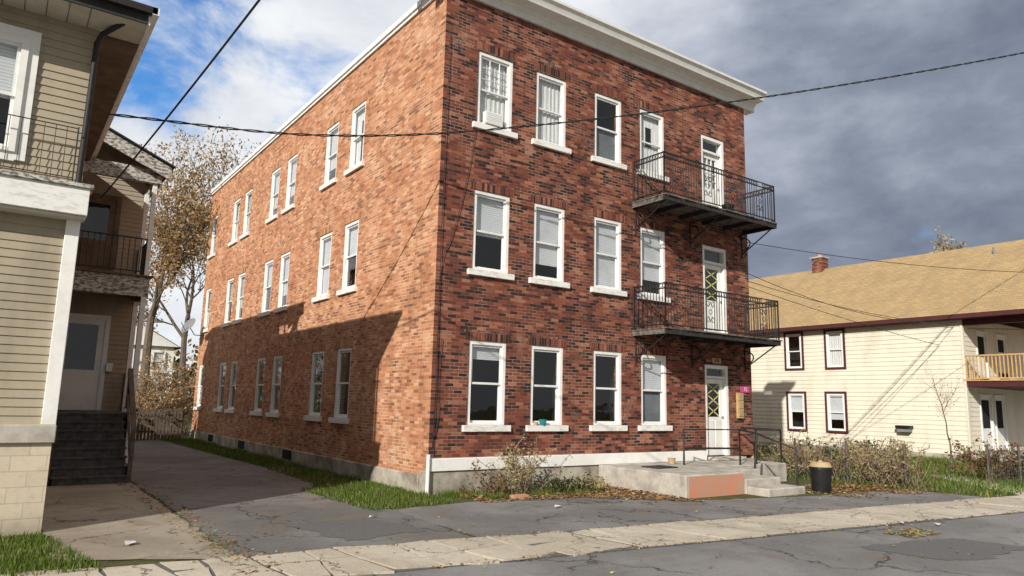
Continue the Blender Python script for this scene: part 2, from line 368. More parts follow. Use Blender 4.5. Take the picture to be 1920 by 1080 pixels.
mb=MB(); mb.box(-.02,8.3,-.13,.02,.452,.7,'white'); mb.obj('water_table_band',bh,bevel=.01)
mb=MB()
for y in (8.2,12.9,17.2): mb.box(y-.35,y+.35,-.0,.07,.08,.33,'dark',SIDE)
mb.obj('cellar_vents',bh)
mb=MB()
def prof(mb,pts,x0,x1,k):
    for (n0,z0),(n1,z1) in zip(pts,pts[1:]+pts[:1]):
        mb.quad([(x0,-n0,z0),(x1,-n0,z0),(x1,-n1,z1),(x0,-n1,z1)],k)
    mb.quad([(x0,-n,z) for n,z in pts],k); mb.quad([(x1,-n,z) for n,z in reversed(pts)],k)
P=[(-.25,10.82),(.06,10.82),(.06,10.98),(.1,11.0),(.13,11.05),(.4,11.07),(.42,11.12),(.46,11.2),(.52,11.25),(.53,11.31),(-.25,11.36)]
prof(mb,P,-.42,W+.45,'white')
mb.box(-.42,-.02,-.02,1.05,11.05,11.3,'white'); mb.box(-.06,-.01,.0,1.05,10.82,11.05,'white')
mb.box(W+.01,W+.45,-.0,1.05,11.05,11.3,'white')
mb.obj('cornice',bh)
mb=MB(); mb.box(-.09,.2,1.05,DY+.1,10.93,11.06,'white'); mb.box(-.05,.0,1.05,DY,10.84,10.93,'whitew'); mb.box(W-.2,W+.08,1.05,DY+.1,10.93,11.06,'white'); mb.obj('side_coping',bh)
def door(mb,a,b,c,d,kind):
    t=.1
    B=lambda u0,u1,n0,n1,z0,z1,k: mb.box(u0,u1,n0,n1,z0,z1,k,FRONT)
    B(a,a+t,-.2,-.02,c,d,'white');B(b-t,b,-.2,-.02,c,d,'white');B(a+t,b-t,-.2,-.02,d-t,d,'white')
    tz=d-.42 if kind!=1 else d-.3
    B(a+t,b-t,-.18,-.04,tz-.06,tz,'white')
    mb.quad([FRONT(a+t,-.12,tz),FRONT(b-t,-.12,tz),FRONT(b-t,-.12,d-t),FRONT(a+t,-.12,d-t)],'glass')
    A,Bb,T=a+t+.01,b-t-.01,tz-.07
    zs=c+(T-c)*.5; s=.13
    B(A,Bb,-.17,-.12,c+.01,zs,'door'); B(A,A+s,-.17,-.12,zs,T,'door'); B(Bb-s,Bb,-.17,-.12,zs,T,'door'); B(A+s,Bb-s,-.17,-.12,T-s,T,'door')
    B(A+.12,(A+Bb)/2-.04,-.13,-.108,c+.2,zs-.1,'door'); B((A+Bb)/2+.04,Bb-.12,-.13,-.108,c+.2,zs-.1,'door')
    g=[(A+s,-.15,zs),(Bb-s,-.15,zs),(Bb-s,-.15,T-s),(A+s,-.15,T-s)]; mb.quad([FRONT(*q) for q in g],'glass')
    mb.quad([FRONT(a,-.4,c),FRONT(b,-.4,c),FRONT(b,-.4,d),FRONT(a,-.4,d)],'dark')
    w=Bb-s-A-s; h=T-s-zs
    if kind==3:
        for i in (1,2): B(A+s+w*i/3-.01,A+s+w*i/3+.01,-.155,-.125,zs,T-s,'door')
        for i in (1,2,3): B(A+s,Bb-s,-.155,-.125,zs+h*i/4-.01,zs+h*i/4+.01,'door')
        mb.quad([FRONT(A+s,-.22,zs),FRONT(Bb-s,-.22,zs),FRONT(Bb-s,-.22,T-s),FRONT(A+s,-.22,T-s)],'curt')
    else:
        n=3
        def bar(u0,z0,u1,z1):
            dx,dz=u1-u0,z1-z0; l=math.hypot(dx,dz); ox,oz=-dz/l*.016,dx/l*.016
            p=[(u0-ox,-.14,z0-oz),(u1-ox,-.14,z1-oz),(u1+ox,-.14,z1+oz),(u0+ox,-.14,z0+oz)]
            mb.quad([FRONT(*q) for q in p],'lattice')
        for i in range(n):
            z0=zs+h*i/n; z1=zs+h*(i+1)/n
            bar(A+s,z0,Bb-s,z1); bar(A+s,z1,Bb-s,z0)
    mb.cyl((Bb-.05,.105,c+1.0),.03,.03,.05,'grey',8)
mb=MB()
for k,dd in zip((1,2,3),doors): door(mb,*dd,k)
mb.obj('doors',bh)
mb=MB(); mb.box(1.1,1.56,-.03,.1,8.0,8.28,'sash')
for i in range(6): mb.box(1.13,1.53,-.036,-.03,8.03+i*.04,8.045+i*.04,'whitew')
mb.obj('air_conditioner',bh,bevel=.008)
mb=MB(); mb.cyl((2.85,-.035,1.352),.06,.09,.13,'teal'); mb.cyl((2.66,-.03,1.352),.04,.05,.07,'orange'); mb.obj('sill_pots',bh)
def arc(c,r,a0,a1,n,ax,off):
    out=[]
    for i in range(n+1):
        a=a0+(a1-a0)*i/n; u=c[0]+r*math.cos(a); z=c[1]+r*math.sin(a)
        out.append((u,off,z) if ax==0 else (off,u,z))
    return out
def scroll(cx,z0,z1,ax,off):
    res=[]; zm=(z0+z1)/2; h=(z1-z0)/2
    for sg in (-1,1):
        for (zc,fl) in ((z0+h*.5,1),(z0+h*1.5,-1)):
            pts=[]
            for i in range(22):
                t=i/21; a=t*math.pi*3.0; r=.075*(1-t*.78)
                u=cx+sg*(.085-r*math.cos(a)); z=zc+fl*(r*math.sin(a)*1.4+ (t-.5)*.12)
                pts.append((u,off,z) if ax==0 else (off,u,z))
            res.append(pts)
        res.append(arc((cx,zm),.06,0,2*math.pi,12,ax,off))
    return res
def railing(name,segs,zb,zt,parent,sp=.115,scrolls=True,k='iron',br=.0095):
    bars=[];rails=[];sc=[];posts=[]
    for (ax,off,u0,u1) in segs:
        pt=lambda u,z:(u,off,z) if ax==0 else (off,u,z)
        rails+= [[pt(u0,zt),pt(u1,zt)],[pt(u0,zb+.08),pt(u1,zb+.08)]]
        if scrolls: rails+=[[pt(u0,zt-.13),pt(u1,zt-.13)]]
        L_=abs(u1-u0); n=max(1,round(L_/sp))
        period=11
        for i in range(n+1):
            u=u0+(u1-u0)*i/n
            if scrolls and L_>2 and i%period in (5,6):
                if i%period==5: sc+=scroll(u+ (u1-u0)/n*.5,zb+.12,zt-.16,ax,off)
                continue
            bars.append([pt(u,zb+.0 if i%period==0 else zb+.08),pt(u,zt)])
            if scrolls and i<n:
                um=u+(u1-u0)/n/2; sc.append(arc((um,zt-.065),.042,0,2*math.pi,8,ax,off))
        posts+=[[pt(u0,zb),pt(u0,zt+.02)],[pt(u1,zb),pt(u1,zt+.02)]]
    tubes(name+'_bars',bars,br,k,parent,1); tubes(name+'_rails',rails,br*1.7,k,parent,1); tubes(name+'_posts',posts,br*2.2,k,parent,1)
    if sc: tubes(name+'_scrolls',sc,.007,k,parent,1)
for nm,zt_ in (('upper',7.0),('lower',3.7)):
    x0,x1=5.66,10.28; mb=MB()
    n=int((x1-x0)/.14)
    for i in range(n):
        a=x0+(x1-x0)*i/n; mb.box(a+.004,a+(x1-x0)/n-.004,-1.15+random.uniform(-.02,.02),-.005,zt_-.03,zt_,'slabe')
    mb.box(x0+.02,x1-.02,-1.12,-1.07,zt_-.15,zt_-.032,'slab'); mb.box(x0+.02,x0+.07,-1.068,-.005,zt_-.15,zt_-.032,'slabe'); mb.box(x1-.07,x1-.02,-1.068,-.005,zt_-.15,zt_-.032,'slab')
    for i in range(1,5):
        a=x0+(x1-x0)*i/5; mb.box(a-.03,a+.03,-1.066,-.005,zt_-.14,zt_-.033,'slab')
    mb.obj(nm+'_balcony_deck',bh)
    railing(nm+'_railing',[(0,-1.08,x0+.05,x1-.05),(1,x0+.05,-1.08,-.02),(1,x1-.05,-1.08,-.02)],zt_,zt_+1.08,bh,sp=.1)
    br=[]
    for a in (x0+.12,7.9,x1-.12):
        br+= [[(a,-.01,zt_-.75),(a,-1.0,zt_-.16)],[(a,-.02,zt_-.85),(a,-.02,zt_-.16)],[(a,-1.05,zt_-.155),(a,-.01,zt_-.155)]]
        br.append([(a,-.02-.28*math.sin(t),zt_-.45+.18*math.cos(t)) for t in [i*math.pi/8 for i in range(9)]])
    tubes(nm+'_brackets',br,.018,'iron',bh,1)
mb=MB(); mb.cyl((8.6,-.75,7.002),.13,.17,.3,'bin'); mb.obj('black_bucket',bh)
tubes('wall_cables',[[(.86,-.03,7.9),(.8,-.03,7.3),(.55,-.03,6.0),(.3,-.03,5.1),(.1,-.03,4.8),(.08,-.03,3),(.12,-.03,1.6),(.06,-.03,.9)],
  [(.1,-.04,9.8),(.07,-.04,5),(.1,-.04,2),(.07,-.04,.8)],[(.2,-.03,3.1),(.13,-.03,2.2),(.22,-.03,1.4),(.05,-.03,1.)]],.007,'cable',bh,1,True)
tubes('cellar_downpipe',[[(-.07,-.14,.0),(-.07,-.14,.78)]],.04,'white',bh)
mb=MB(); mb.box(9.72,9.98,-.07,-.0,1.55,2.25,'wood')
for i in range(3): mb.box(9.75,9.95,-.085,-.07,1.6+i*.22,1.78+i*.22,'lid')
mb.obj('mailboxes',bh,bevel=.005)
mb=MB(); mb.box(9.92,10.3,-.035,-.005,2.27,2.44,'pink'); sg=mb.obj('notice_sign')
def text(s,size,loc,k,parent,name):
    cu=bpy.data.curves.new(name,'FONT'); cu.body=s; cu.size=size; cu.align_x='CENTER'; cu.align_y='CENTER'; cu.extrude=.002; cu.materials.append(M[k])
    o=bpy.data.objects.new(name,cu); S.collection.objects.link(o); o.location=loc; o.rotation_euler=(math.pi/2,0,0); o.parent=parent; return o
text('15',.16,(10.11,-.039,2.355),'paper',sg,'sign_text')
mb=MB(); mb.box(8.72,9.08,-.03,-.002,3.03,3.17,'lid'); mb.obj('number_plate',bh); text('838',.13,(8.9,-.034,3.1),'cable',bh,'house_number')
mb=MB(); mb.box(8.18,8.3,-.03,-.002,2.82,2.9,'lid'); mb.obj('small_plate',bh)
dish=empty('satellite_dish'); mb=MB()
rings=[]
for i in range(5):
    r=.38*i/4
    rings.append([(r*math.cos(a*math.pi/10),r*math.sin(a*math.pi/10),.5*r*r) for a in range(20)])
Rm=Vector((-.75,-.3,.5)).to_track_quat('Z','Y').to_matrix(); T=Vector((-.62,20.1,4.75))
for i in range(4):
    for a in range(20):
        b=(a+1)%20; mb.quad([tuple(Rm@Vector(p)+T) for p in (rings[i][a],rings[i][b],rings[i+1][b],rings[i+1][a])],'grey')
mb.obj('reflector',dish); tubes('arm',[[(-.62,20.12,4.73),(-.35,20.3,4.4),(0,20.4,4.4)],[tuple(T),tuple(Rm@Vector((0,-.3,0))+T),tuple(Rm@Vector((0,-.1,.4))+T)]],.02,'grey',dish)

# ---------------------------------------------------------------- STOOP
st=empty('concrete_stoop'); mb=MB()
XP=6.3
mb.box(4.42,XP,-2.75,-.135,-.1,.46,'conc'); mb.box(XP+.002,9.75,-1.5,-.135,-.1,.455,'conc'); mb.box(XP+.002,7.5,-2.3,-1.502,-.1,.45,'conc')
mb.box(XP+.01,7.56,-2.8,-2.302,-.1,.31,'conc'); mb.box(XP+.02,7.65,-3.35,-2.802,-.1,.16,'conc'); mb.box(8.3,9.55,-.45,-.137,.455,.55,'conc')
mb.obj('platform_and_steps',st,bevel=.02)
mb=MB(); mb.box(4.5,XP-.02,-2.757,-2.75,.0,.43,'orange'); mb.obj('painted_face',st)
mb=MB(); mb.box(4.95,5.6,-1.5,-1.0,.462,.49,'tar'); mb.obj('door_mat',st)
mb=MB(); mb.cyl((6.4,-.6,.456),.07,.1,.14,'lid'); mb.obj('plant_pot',st)
tubes('handrail',[[(6.5,-.9,.45),(6.5,-.9,1.3),(7.95,-1.42,1.3),(7.95,-1.42,.45)],[(7.95,-1.42,1.3),(7.55,-2.2,1.25),(7.58,-3.2,.95),(7.58,-3.2,.16)],
  [(7.45,-2.2,.45),(7.55,-2.2,1.25)],[(8.6,-1.42,.45),(8.6,-1.42,1.3),(9.65,-1.42,1.3),(9.65,-1.42,.45)],[(6.5,-.9,.85),(7.95,-1.42,.85)],[(9.65,-1.42,1.3),(9.65,-.2,1.3)]],.024,'iron',st)
mb=MB(); mb.cyl((8.35,-3.3,0.01),.2,.24,.5,'bin',20); mb.cyl((8.35,-3.3,.51),.255,.25,.05,'bin',20); mb.cyl((8.35,-3.3,.56),.245,.2,.1,'lid',20); mb.cyl((8.35,-3.3,.66),.05,.04,.04,'lid',10)
mb.obj('trash_can')

# ---------------------------------------------------------------- LEFT HOUSE
lh=empty('clapboard_house')
def clap(mb,fn,u0,u1,z0,z1,holes,k,pitch=.115,lip=.016):
    z=z0
    while z<z1-1e-4:
        zt=min(z+pitch,z1); segs=[(u0,u1)]
        for h in holes:
            if h[2]<zt-.01 and h[3]>z+.01:
                ns=[]
                for a,b in segs:
                    if b<=h[0] or a>=h[1]: ns.append((a,b)); continue
                    if h[0]>a: ns.append((a,h[0]))
                    if h[1]<b: ns.append((h[1],b))
                segs=ns
        for a,b in segs:
            mb.quad([fn(a,lip,z),fn(b,lip,z),fn(b,.0,zt),fn(a,.0,zt)],k); mb.quad([fn(a,0,z),fn(b,0,z),fn(b,lip,z),fn(a,lip,z)],k)
        z=zt
LF=lambda u,n,z:(u,-1.3-n,z)
mb=MB(); wh=(-8.25,-7.28,5.0,6.62)
clap(mb,LF,-14,-6.6,1.4,4.22,[],'sidL'); clap(mb,LF,-14,-6.47,4.66,7.05,[wh],'sidL')
mb.box(-14,-6.47,-1.28,12,1.1,4.3,'sidL')
mb.quad([(-6.47,-1.29,1.2),(-6.47,12,1.2),(-6.47,12,7.05),(-6.47,-1.29,7.05)],'sidL')
mb.quad([(-14,-1.29,1.2),(-14,12,1.2),(-14,12,7.05),(-14,-1.29,7.05)],'sidL')
mb.quad([(-14,12,1.2),(-6.47,12,1.2),(-6.47,12,7.05),(-14,12,7.05)],'sidL')
mb.obj('siding',lh)
mb=MB(); mb.box(-14,-6.45,-1.32,12,-.2,1.16,'cmu'); mb.obj('block_foundation',lh)
mb=MB(); mb.box(-14,-6.42,-1.38,-1.0,1.162,1.4,'conc'); mb.obj('sill_ledge',lh,bevel=.01)
mb=MB(); mb.box(-6.6,-6.43,-1.36,-1.2,1.4,4.22,'white'); mb.box(-14,-6.38,-1.62,-1.2,4.22,4.6,'whitew'); mb.box(-14,-6.34,-1.66,-1.2,4.6,4.655,'peel')
mb.box(-14,-6.4,-1.58,-1.3,4.18,4.22,'soffit')
mb.obj('corner_and_beam_trim',lh,bevel=.006)
mb=MB(); window(mb,LF,-8.25,-7.28,5.0,6.62,'b',sill=False,o=.1)
for (a,b,c,d) in ((-8.37,-8.25,4.9,6.76),(-7.28,-7.16,4.9,6.76),(-8.25,-7.28,6.62,6.76),(-8.25,-7.28,4.88,5.0)): mb.box(a,b,0,.05,c,d,'white',LF)
mb.obj('upper_window',lh)
mb=MB()
mb.box(-14.5,-5.95,-1.95,12.4,7.05,7.09,'soffit')
for i in range(32): y=-14.4+i*.25; mb.box(y,y+.01,-1.94,-1.3,7.044,7.05,'brown')
mb.box(-5.949,-5.92,-1.97,12.4,7.03,7.27,'whitew'); mb.box(-14.5,-5.95,-1.98,-1.951,7.04,7.27,'tar')
mb.box(-6.44,-5.952,-1.2,12.3,7.02,7.048,'brown')
z0,zt=7.27,9.6
A=[(-14.6,-2.05,z0),(-5.85,-2.05,z0),(-5.85,12.5,z0),(-14.6,12.5,z0)]; r1=(-10.2,2.3,zt); r2=(-10.2,8.1,zt)
mb.quad([A[0],A[1],r1],'tar');mb.quad([A[1],A[2],r2,r1],'tar');mb.quad([A[2],A[3],r2],'tar');mb.quad([A[3],A[0],r1,r2],'tar'); mb.quad(A,'tar')
mb.obj('roof',lh)
mb=MB(); mb.box(-14.5,-5.85,-2.08,-1.985,7.17,7.27,'iron'); mb.box(-5.915,-5.83,-2.08,12.4,7.16,7.27,'whitew'); mb.obj('gutters',lh)
tubes('downspout',[[(-6.1,-1.9,7.15),(-6.45,-1.42,6.95),(-6.5,-1.4,6.8),(-6.52,-1.4,4.66)]],.04,'cable',lh)
railing('shadow_line_rail',[(0,-1.52,-14,-6.6)],4.66,5.45,lh,sp=.13,scrolls=False,br=.0045)  # added thin rail, its bars stand in for shadow lines on the siding
mb=MB()
for i in range(8):
    z=1.4*(i+1)/8; y=4.15+i*.19
    mb.box(-6.03,-4.72,y+.02,y+.06,z-.175,z-.035,'steps'); mb.box(-6.05,-4.7,y-.02,y+.215,z-.034,z,'steps')
mb.box(-4.698,-4.64,4.3,5.6,-.0,.35,'oldwood'); mb.box(-6.1,-6.055,4.3,5.6,0,1.1,'oldwood')
mb.obj('porch_steps',lh)
mb=MB()
mb.box(-6.45,-4.45,5.68,7.2,1.3,1.4,'steps'); mb.box(-6.45,-4.47,5.7,7.2,-.1,1.298,'dark')
PW=lambda u,n,z:(u,7.2-n,z)
dl=(-6.0,-5.1,1.42,3.6); du=(-6.0,-5.15,4.6,6.6)
clap(mb,PW,-6.45,-4.5,1.4,4.2,[dl],'sidD'); clap(mb,PW,-6.45,-4.5,4.5,7.6,[du],'sidD')
mb.box(-6.45,-4.5,7.22,16,-.1,7.3,'sidL')
mb.obj('rear_wing_walls',lh)
mb=MB()
for (a,b,c,d) in (dl,du):
    up=c>4
    for q in ((a-.1,a,c,d+.1),(b,b+.1,c,d+.1),(a,b,d,d+.1)): mb.box(q[0],q[1],-.01,.05,q[2],q[3],'white' if not up else 'brown',PW)
    k='door' if not up else 'brown'
    mb.box(a,a+.14,-.01,.03,c,d,k,PW); mb.box(b-.14,b,-.01,.03,c,d,k,PW); mb.box(a+.14,b-.14,-.01,.03,c,c+.95,k,PW); mb.box(a+.14,b-.14,-.01,.03,d-.14,d,k,PW)
    mb.quad([PW(a+.14,.012,c+.95),PW(b-.14,.012,c+.95),PW(b-.14,.012,d-.14),PW(a+.14,.012,d-.14)],'glass')
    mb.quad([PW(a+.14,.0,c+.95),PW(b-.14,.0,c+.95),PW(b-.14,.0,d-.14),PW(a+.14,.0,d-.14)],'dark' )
mb.box(-5.0,-4.86,.05,.12,2.35,2.55,'white',PW)
mb.obj('porch_doors',lh)
mb=MB()
mb.box(-6.45,-4.5,5.5,5.56,4.05,4.5,'peel'); mb.box(-4.53,-4.47,5.562,7.2,4.05,4.5,'peel'); mb.box(-6.44,-4.54,5.57,7.19,4.3,4.45,'brown'); mb.box(-6.5,-4.42,5.42,7.2,4.502,4.54,'oldwood')
def slope(x): return 7.78+( -5.8-x)*.43
y0,y1=5.2,5.25
mb.hexa([(-6.45,y0,slope(-6.45)-.32),(-4.3,y0,slope(-4.3)-.32),(-4.3,y1,slope(-4.3)-.32),(-6.45,y1,slope(-6.45)-.32),(-6.45,y0,slope(-6.45)),(-4.3,y0,slope(-4.3)),(-4.3,y1,slope(-4.3)),(-6.45,y1,slope(-6.45))],'peel')
mb.hexa([(x,y,slope(x)+dz) for dz in (-.1,-.06) for x,y in ((-6.45,5.252),(-4.34,5.252),(-4.34,16),(-6.45,16))],'brown')
mb.hexa([(x,y,slope(x)+dz) for dz in (.003,.04) for x,y in ((-6.5,5.1),(-4.25,5.1),(-4.25,16.2),(-6.5,16.2))],'tar')
mb.box(-6.45,-4.45,5.45,5.6,6.75,6.95,'peel')
mb.box(-6.45,-4.5,5.5,5.54,6.95,7.1,'peel')
for x,y in ((-4.57,5.5),(-4.57,6.6)):
    mb.box(x-.055,x+.055,y,y+.11,0 if y<6 else 1.4,4.05,'whitew'); mb.box(x-.05,x+.05,y+.005,y+.1,4.55,6.75,'whitew')
mb.box(-4.56,-4.5,5.6,7.2,6.75,6.95,'peel')
mb.obj('side_porch_frame',lh,bevel=.005)
railing('porch_guard',[(0,5.52,-6.4,-4.62),(1,-4.56,5.6,7.15)],4.55,5.4,lh,sp=.12,scrolls=False)
railing('lower_guard',[(1,-4.56,5.65,7.15)],1.42,2.3,lh,sp=.14,scrolls=False,k='cable')
mb=MB(); mb.box(-4.72,-4.64,4.16,4.24,0,1.1,'oldwood')
mb.hexa([(-4.73,4.15,1.02),(-4.63,4.15,1.02),(-4.63,5.5,2.32),(-4.73,5.5,2.32),(-4.73,4.15,1.1),(-4.63,4.15,1.1),(-4.63,5.5,2.4),(-4.73,5.5,2.4)],'oldwood')
mb.hexa([(-4.71,4.2,.4),(-4.66,4.2,.4),(-4.66,5.5,1.75),(-4.71,5.5,1.75),(-4.71,4.2,.47),(-4.66,4.2,.47),(-4.66,5.5,1.82),(-4.71,5.5,1.82)],'oldwood')
mb.obj('stair_handrail',lh)

# ---------------------------------------------------------------- RIGHT HOUSE
rh=empty('cream_siding_house')
RX=24.6
RS=lambda u,n,z:(RX-n,u,z); RF=lambda u,n,z:(u,.2-n,z)
mb=MB(); rw=[(7.33,8.18,3.82,5.5),(5.22,6.05,3.82,5.5),(7.29,8.16,.91,2.6),(5.27,6.14,.91,2.6),(12,12.85,3.82,5.5),(12,12.85,.91,2.6)]
clap(mb,RS,.2,17,.2,5.75,rw,'sidR',.19,.02)
clap(mb,RF,RX,33,.2,5.75,[(25.9,26.9,.35,2.55),(27.3,28.2,.35,2.55),(26.0,26.9,3.3,5.2),(28.0,28.9,3.6,5.2)],'sidR',.19,.02)
mb.quad([(33,.2,0),(33,17,0),(33,17,5.75),(33,.2,5.75)],'sidR'); mb.quad([(RX,17,0),(33,17,0),(33,17,5.75),(RX,17,5.75)],'sidR')
mb.quad([(RX,17,5.75),(33,17,5.75),(28.8,17,9.3)],'sidR'); mb.quad([(RX,-2.2,5.75),(33,-2.2,5.75),(28.8,-2.2,9.3)],'sidR')
mb.box(RX-.02,33,.18,17,-.3,.2,'found')
mb.box(RX-.04,RX+.1,.12,.2,.2,5.75,'sidR')
mb.obj('siding',rh)
mb=MB()
for i,(a,b,c,d) in enumerate(rw):
    window(mb,RS,a,b,c,d,['','C','b','h','b','b'][i],trim='sash',sill=False,o=.05)
    for q in ((a-.1,a,c-.1,d+.1),(b,b+.1,c-.1,d+.1),(a,b,d,d+.1),(a,b,c-.1,c)): mb.box(q[0],q[1],-.05,.05,q[2],q[3],'maroon',RS)
mb.obj('windows',rh)
mb=MB()
for (a,b,c,d) in ((25.9,26.9,.35,2.55),(27.3,28.2,.35,2.55),(26.0,26.9,3.3,5.2),(28.0,28.9,3.6,5.2)):
    mb.box(a,b,-.06,-.02,c,d,'door',RF)
    for q in ((a-.08,a,c,d+.1),(b,b+.08,c,d+.1),(a,b,d,d+.1)): mb.box(q[0],q[1],-.05,.04,q[2],q[3],'white',RF)
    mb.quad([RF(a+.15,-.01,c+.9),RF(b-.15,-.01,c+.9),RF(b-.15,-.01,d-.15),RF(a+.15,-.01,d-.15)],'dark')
mb.obj('porch_doors',rh)
mb=MB()
for (xa,za,xb,zb) in ((RX-.4,5.7,28.8,9.33),(33.4,5.7,28.8,9.33)):
    mb.hexa([(x,y,z+dz) for dz in (0,.1) for x,y,z in ((xa,-2.5,za),(xb,-2.5,zb),(xb,17.3,zb),(xa,17.3,za))],'shin')
mb.obj('roof',rh)
mb=MB(); mb.box(RX-.46,RX-.402,-2.5,17.3,5.62,5.8,'maroon'); mb.box(RX-.4,RX,-2.4,17.2,5.6,5.66,'maroon')
mb.box(RX-.02,RX+.12,-2.4,.1,5.35,5.6,'maroon'); mb.obj('eave_trim',rh)
mb=MB(); mb.box(28.5,29.1,8.4,9.0,8.9,10.0,'chim'); mb.box(28.44,29.16,8.34,9.06,10.0,10.08,'conc'); mb.cyl((28.8,8.7,10.08),.1,.1,.15,'orange'); mb.obj('chimney',rh)
mb=MB(); mb.cyl((28,-.0,8.6),.05,.05,.5,'grey'); mb.cyl((25.6,6.9,6.2),.05,.05,.7,'bin'); mb.obj('vent_pipes',rh)
mb=MB(); mb.box(RX,33,-2.3,.2,2.9,3.12,'maroon'); mb.box(RX-.05,33,-2.35,.2,3.122,3.16,'wood')
for u in [RX+i*.14 for i in range(60)]: mb.box(u-.02,u+.02,-2.3,-2.26,3.25,4.1,'wood')
for i in range(18): y=-2.2+i*.135; mb.box(RX,RX+.04,y-.02,y+.02,3.25,4.1,'wood')
mb.box(RX-.02,RX+.07,-2.32,.1,4.1,4.16,'wood'); mb.box(RX+.072,33,-2.33,-2.24,4.1,4.16,'wood'); mb.box(RX,RX+.05,-2.24,.1,3.2,3.25,'wood'); mb.box(RX+.06,33,-2.3,-2.25,3.2,3.25,'wood')
for x in (RX+.06,28.8,32.9):
    mb.box(x-.062,x+.062,-2.34,-2.18,3.161,5.6,'wood'); mb.box(x-.06,x+.06,-2.3,-2.18,0,2.9,'white')
mb.box(RX+.005,33,-2.3,.175,-.1,.32,'conc'); mb.box(26,28,-3.4,-2.3,-.1,.16,'conc')
mb.obj('front_porch',rh)
mb=MB(); mb.box(RX-.35,RX-.02,2.3,2.9,1.15,1.27,'bin'); mb.box(RX-.3,RX-.02,2.35,2.85,1.0,1.15,'grey'); mb.obj('wall_meter_box',rh)

# ---------------------------------------------------------------- GROUND
def rough(pts,amp=.04,step=.25,maxlen=60):
    out=[]; n=len(pts)
    for i in range(n):
        a=Vector(pts[i]);b=Vector(pts[(i+1)%n]); l=(b-a).length; k=max(1,int(l/step)) if l<maxlen else 1
        for j in range(k):
            p=a.lerp(b,j/k)
            if l<maxlen: p=p+Vector((random.gauss(0,amp),random.gauss(0,amp)))
            out.append((p.x,p.y))
    return out
def sheet(name,pts,z,k):
    mb=MB(); mb.quad([(x,y,z) for x,y in pts],k); return mb.obj(name)
sheet('ground',[(-400,-300),(400,-300),(400,400),(-400,400)],0,'soil')
up=lambda x:-4.55-.11*x
lo=lambda x:-5.9-.125*x
sheet('asphalt_parking_area',rough([(-1.6,up(-1.55)-.15),(11.0,up(11)-.15),(10.9,-3.9),(7.6,-3.75),(4.3,-3.0),(4.0,-1.75),(2.5,-1.35),(.8,-1.15),(-.4,-1.35),(-1.5,-1.45)],.03),.004,'asph')
sheet('driveway',rough([(-4.72,up(-4.72)-.1),(-1.62,up(-1.8)-.1),(-1.5,-1.5),(-1.7,-.2),(-1.9,1.2),(-1.35,2.6),(-1.2,7),(-1.35,12),(-1.5,24),(-4.5,24),(-4.55,5),(-4.6,0)],.03),.008,'drive')
sheet('road',[(-80,lo(-80)+.1-4),(-4,lo(-4)+.0),(80,lo(80)+.1),(80,-30),(-80,-30)],.004,'road')
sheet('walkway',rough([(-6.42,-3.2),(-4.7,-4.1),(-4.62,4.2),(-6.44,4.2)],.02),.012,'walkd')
sheet('asphalt_patch',rough([(-3.6,-1.9),(-2.2,-2.2),(-1.9,-3.5),(-3.2,-3.7)],.05,.2),.0125,'patch')
sheet('asphalt_patch',rough([(2.6,-7.3),(4.6,-7.6),(4.9,-8.6),(2.9,-8.5)],.05,.2),.0085,'patch')
mb=MB(); x=-9.0
def poly_slab(mb,pts,z0,z1,k):
    c=rough(pts,.008,.2); mb.quad([(p[0],p[1],z1) for p in c],k); n=len(c)
    for i in range(n):
        a,b=c[i],c[(i+1)%n]; mb.quad([(a[0],a[1],z0),(b[0],b[1],z0),(b[0],b[1],z1),(a[0],a[1],z1)],k)
while x<60:
    w=random.uniform(1.35,1.6) if x>0 else random.uniform(.7,1.3); g=.014 if x>0 else .035
    j=lambda s: random.uniform(-s,s)
    js=.04 if x>0 else .14
    a,b=x+g,x+w-g; dz=random.uniform(.018,.034)
    if x>0 and random.random()<.55 or x>12:
        poly_slab(mb,[(a+.2,lo(a)+.02+j(js)),(b+.2,lo(b)+.02+j(js)),(b-.0,up(b)-.02+j(js)),(a,up(a)-.02+j(js))],-.05,dz,'walk')
    else:
        m1=(a+b)/2+j(.25); mu=m1+j(.2)
        my=(up(a)+lo(a))/2+j(.2)
        poly_slab(mb,[(a+.15,lo(a)+j(js)),(m1,lo(m1)+.0),(mu,my),(a+.05,my+j(.1))],-.05,dz,'walk')
        poly_slab(mb,[(m1+.04,lo(m1)),(b+.15,lo(b)+j(js)),(b,up(b)+j(js)),(mu+.04,up(b)+.05),(mu+.04,my)],-.05,dz*random.uniform(.6,1.2),'walk')
        poly_slab(mb,[(a+.05,my+.04+j(.03)),(mu,my+.04),(mu+.0,up(m1)),(a,up(a)+j(js))],-.05,dz*.8,'walk')
    x+=w
mb.obj('sidewalk')
sheet('sidewalk_base',[(-9,up(-9)+.05),(60,up(60)+.05),(60,lo(60)-.05),(-9,lo(-9)-.05)],.0095,'patch')
sheet('front_path',[(12.2,-5.9),(13.4,-6.0),(17,-2.5),(15.6,-2.3)],.006,'walk')

